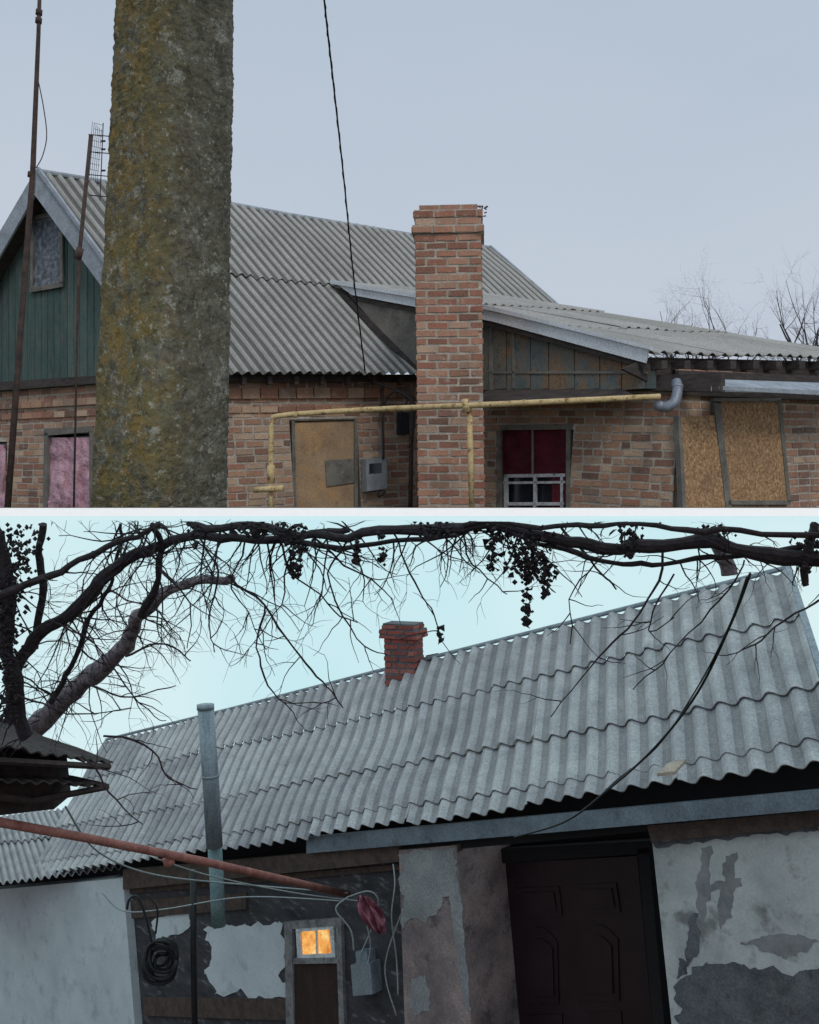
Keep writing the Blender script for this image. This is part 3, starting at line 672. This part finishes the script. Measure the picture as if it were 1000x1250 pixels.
for j in range(ny+1):
    for i in range(nx+1):
        a=i/nx;b=j/ny; wdt=5+12*math.sin(math.pi*min(1,b*.9+.05)); uu=444+b*20+(a-.5)*2*wdt*.85+4*noise.noise(Vector((b*6,a*3,1))); vv=1094+b*46+10*noise.noise(Vector((a*4,b*2,8)))
        vs.append(P(uu,vv,8.3+.2*noise.noise(Vector((a*5,b*2.5,3)))))
mb.add(vs,[[j*(nx+1)+i,j*(nx+1)+i+1,(j+1)*(nx+1)+i+1,(j+1)*(nx+1)+i] for j in range(ny) for i in range(nx)]); mb.obj('hanging_rag',pinkrag,smooth=True)
mb=MB()
for pts,r in (([(480,1055,8.6),(482,1080,8.5),(478,1120,8.5),(484,1170,8.6),(486,1215,8.6)],.006),([(440,1100,8.7),(452,1150,8.8),(448,1180,8.8)],.006),([(492,1110,8.3),(470,1180,8.5),(484,1240,8.5)],.006),([(425,1095,8.8),(410,1110,8.8),(428,1135,8.8),(432,1160,8.8)],.008),([(425,1095,8.8),(450,1088,8.7),(462,1100,8.7),(455,1130,8.8),(440,1165,8.8)],.006)):
    mb.tube(wirep(pts),r,5)
mb.obj('wall_wires',boxm,cot,smooth=True)
mb=MB()
mb.tube(wirep([(80,985,6),(120,1040,7),(190,1068,8),(300,1080,8.8),(425,1090,9.1)]),.007,5)
mb.tube(wirep([(190,1048,7),(260,1070,8),(360,1090,8.8),(440,1100,9)]),.006,5)
mb.tube(wirep([(125,1090,9.6),(150,1112,9.6),(200,1110,9.6),(300,1095,9.5),(420,1100,9.2)]),.006,5)
mb.obj('service_wires',boxm,smooth=True)
mb=MB()
mb.tube(wirep([(916,700,4.2),(893,760,4.4),(852,845,4.8),(800,912,5.3),(745,962,6.0),(690,1003,6.6),(628,1022,7.2)]),.0065,6)
mb.tube(wirep([(912,704,4.2),(890,765,4.4),(850,842,4.8),(802,912,5.3),(750,955,6.0),(720,985,6.4)]),.004,5)
mb.obj('black_power_cable',black,smooth=True)
mb=MB(); f=[P(802,944,6.4),P(816,931,6.55),P(838,926,6.6),P(824,942,6.4)]; mb.loft(f,[p-Vector((0,0,.02)) for p in f]); mb.obj('wooden_scrap',scrapm)
shed=empty('old_shed'); mb=MB()
corr(mb,P(-160,850,6.5),P(-20,872,7.2),P(136,938,6.2),P(-120,905,4.6),14,1,.009,seed=21,sub=8); 
corr(mb,P(-160,925,6.0),P(-20,930,6.8),P(128,963,6.0),P(-120,955,4.8),14,1,.009,seed=22,sub=8); mb.obj('shed_roof',[shedm,shedm],shed)
mb=MB(); f=[P(-120,905,5.4),P(60,935,5.9),P(66,988,5.9),P(-5,996,5.6),P(-120,990,5.2)]; mb.loft(f,[p+Vector((0,.3,0)) for p in f])
mb.tube([P(-60,925,5.0),P(133,936,6.1)],.02,5); mb.tube([P(-100,960,5.0),P(40,978,5.7),P(132,960,6.0)],.02,5)
mb.tube([P(-30,930,5.4),P(-28,1420,5.4)],.06,8)
mb.obj('shed_timber',shedm,shed)
R=random.Random(77)
def limb(mb,pix,w0,w1,d0,d1,n=6,sides=9):
    k=len(pix); pts=[P(u,v,d0+(d1-d0)*i/(k-1)) for i,(u,v) in enumerate(pix)]
    pts=seg(pts,n); N_=len(pts)
    o=[]
    for i,p in enumerate(pts):
        o.append(p+Vector((noise.noise(p*7),0,noise.noise(p*7+Vector((5,5,5)))))*.03+Vector((noise.noise(p*25),0,noise.noise(p*25+Vector((5,5,5)))))*.008)
    rad=[((w0+(w1-w0)*i/(N_-1))/2/F*(d0+(d1-d0)*i/(N_-1)))*(1+.35*noise.noise(o[i]*9)) for i in range(N_)]
    mb.tube(o,rad,sides); return o,rad
mb=MB(); mg=MB()
Ls=[]
Ls.append(limb(mg,[(-90,1010),(-20,955),(40,890),(98,838),(148,795),(172,752),(215,716),(285,706)],34,9,8.0,5.6))
Ls.append(limb(mb,[(10,830),(40,785),(84,752),(130,708),(165,680),(240,655),(330,662),(425,645)],20,8,4.4,4.0))
Ls.append(limb(mb,[(225,640),(330,645),(430,655),(540,642),(650,650),(740,668),(850,662),(920,674),(1030,684)],9,20,3.9,3.7))
Ls.append(limb(mb,[(560,640),(660,643),(760,640),(880,650),(1030,650)],6,8,3.8,3.6))
Ls.append(limb(mb,[(-10,640),(12,700),(8,780),(20,850),(30,900)],16,20,4.2,4.4))
Ls.append(limb(mb,[(-20,738),(60,702),(130,668),(200,642)],10,6,4.1,4.0))
Ls.append(limb(mb,[(50,640),(52,700),(40,790)],8,10,4.2,4.4))
Ls.append(limb(mb,[(190,640),(195,680),(172,752)],6,10,4.0,4.3))
Ls.append(limb(mg,[(878,660),(884,680),(888,700)],24,20,3.9,3.9))
Ls.append(limb(mb,[(1000,640),(988,680),(985,715)],12,8,3.7,3.7))
Ls.append(limb(mb,[(300,640),(400,668),(520,660),(600,640)],7,5,4.0,3.9))
Ls.append(limb(mb,[(640,655),(720,680),(800,690),(900,676),(1020,664)],6,7,3.9,3.7))
Ls.append(limb(mb,[(60,860),(90,800),(120,740),(140,700),(150,640)],8,4,4.6,4.2))
tw=[([(285,706),(322,745),(372,800),(398,840),(412,868)],3.5,1.5),([(322,745),(318,800),(335,858),(385,862)],3,1.2),([(480,650),(505,700),(520,745),(537,782)],3,1.3),
 ([(812,668),(800,720),(760,765),(720,812),(673,876)],3.5,1.5),([(905,680),(880,730),(820,800),(775,845)],2.5,1.2),([(1000,735),(950,765),(905,795),(888,802)],3,1.2),([(690,650),(735,700),(752,722)],4,2),
 ([(130,895),(190,915),(205,950),(238,965)],3,1.5),([(100,920),(135,965),(167,1005)],3,1.4),([(240,655),(265,700),(250,760),(262,800)],3,1.3),([(340,650),(360,700),(410,745),(440,760)],3,1.3),([(560,645),(580,690),(620,720)],3,1.3),([(380,655),(450,705),(480,730)],3,1.3),([(820,700),(790,770),(830,755)],2.5,1.2),([(150,800),(200,790),(235,810)],3,1.4),([(740,670),(700,720),(690,790)],2.5,1.2),([(430,655),(400,700),(440,780),(470,800)],3,1.2),
 ([(100,838),(150,850),(215,838)],3,1.2),([(60,760),(110,780),(180,870),(200,880)],2.5,1.2),([(300,660),(290,720),(330,790)],2.5,1.2),([(360,655),(340,740),(300,800)],2.5,1.2),([(200,700),(230,740),(225,790)],2.5,1.2),([(20,850),(80,870),(160,862)],2.5,1.2)]
for px,a,b in tw:
    o,r=limb(mb,px,a,b,3.9,3.9,n=5,sides=5)
    for k in range(4):
        i=R.randint(2,len(o)-2); grow(mb,o[i],Vector((R.uniform(-1,1),0,R.uniform(-1,.4))),R.uniform(.08,.22),.003,1,R,.35,.5,0,(0,2))
def twigs(L_,n,lo,hi,down,lvl=2,r0=.005):
    o,rad=L_
    for k in range(n):
        i=R.randint(0,len(o)-1); up_=R.uniform(-1.0,down)
        grow(mb,o[i],Vector((R.uniform(-1,1),R.uniform(-.5,.5),up_)),R.uniform(lo,hi),r0,lvl,R,.36,.6,-.05,(1,3))
o0,r0_=Ls[0]; twigs((o0[12:],r0_[12:]),34,.2,.6,1.0,2,.006); twigs(Ls[1],44,.12,.42,.8); twigs(Ls[5],18,.1,.3,.6); twigs(Ls[4],14,.1,.3,.5); twigs(Ls[7],10,.15,.3,.5); twigs(Ls[12],18,.15,.35,.6); twigs(Ls[10],14,.1,.3,.2)
o,r=Ls[2]; half=(o[:len(o)//2],r[:len(o)//2]); rest=(o[len(o)//2:],r[len(o)//2:])
twigs(half,32,.12,.36,.1); twigs(rest,18,.08,.2,.3,1,.004); twigs(Ls[3],12,.05,.15,.3,1,.004); twigs(Ls[11],14,.06,.2,.3,1,.004)
wt=empty('walnut_tree')
mb.obj('dark_branches',bark,wt,zmax=LO); mg.obj('main_limb',barkg,wt,smooth=True,zmax=LO)
mt_=MB(); mt_.tube(seg([P(-85,1000,8.0),P(-130,1100,8.1),P(-150,1200,8.1),P(-160,1500,8.2)],5),.13,10); mt_.obj('trunk',barkg,wt,smooth=True)
mb=MB()
def octa(mb,c,r):
    a=[Vector(x)*r for x in ((1,0,0),(-1,0,0),(0,1,0),(0,-1,0),(0,0,1),(0,0,-1))]
    mb.add([c+x for x in a],[[0,2,4],[2,1,4],[1,3,4],[3,0,4],[2,0,5],[1,2,5],[3,1,5],[0,3,5]])
def clump(u0,u1,v0,v1,n,d=3.8,rr=(.006,.012)):
    for i in range(n):
        b=R.random(); c=(u0+u1)/2; w_=(u1-u0)/2*(1-.6*b)
        octa(mb,P(c+R.gauss(0,.45)*w_,v0+(v1-v0)*b,d+R.uniform(-.1,.1)),R.uniform(*rr))
        if i%3==0:
            p=P(c+R.gauss(0,.6)*w_,v0+(v1-v0)*b,d+R.uniform(-.1,.1)); v=[Vector((R.uniform(-1,1),R.uniform(-1,1),R.uniform(-1,1)))*.02 for _ in range(4)]
            mb.add([p+v[0],p+v[1],p+v[2],p+v[3]],[[0,1,2],[0,2,3]])
clump(600,690,645,705,190); clump(630,655,690,762,60); clump(655,680,690,730,40); clump(338,382,640,705,90); clump(-12,34,690,880,260,4.2); clump(428,442,655,690,25); clump(228,248,640,668,30); clump(590,612,640,700,45); clump(744,790,640,680,70); clump(-5,60,640,700,90,4.2); clump(965,1005,650,700,50,3.7);clump(534,541,765,785,8); clump(840,900,640,665,50); clump(460,475,650,690,18); clump(500,560,636,655,40); clump(280,340,636,655,40); clump(5,20,820,885,50,4.2)
mb.obj('grape_vine',grape,zmax=LO)
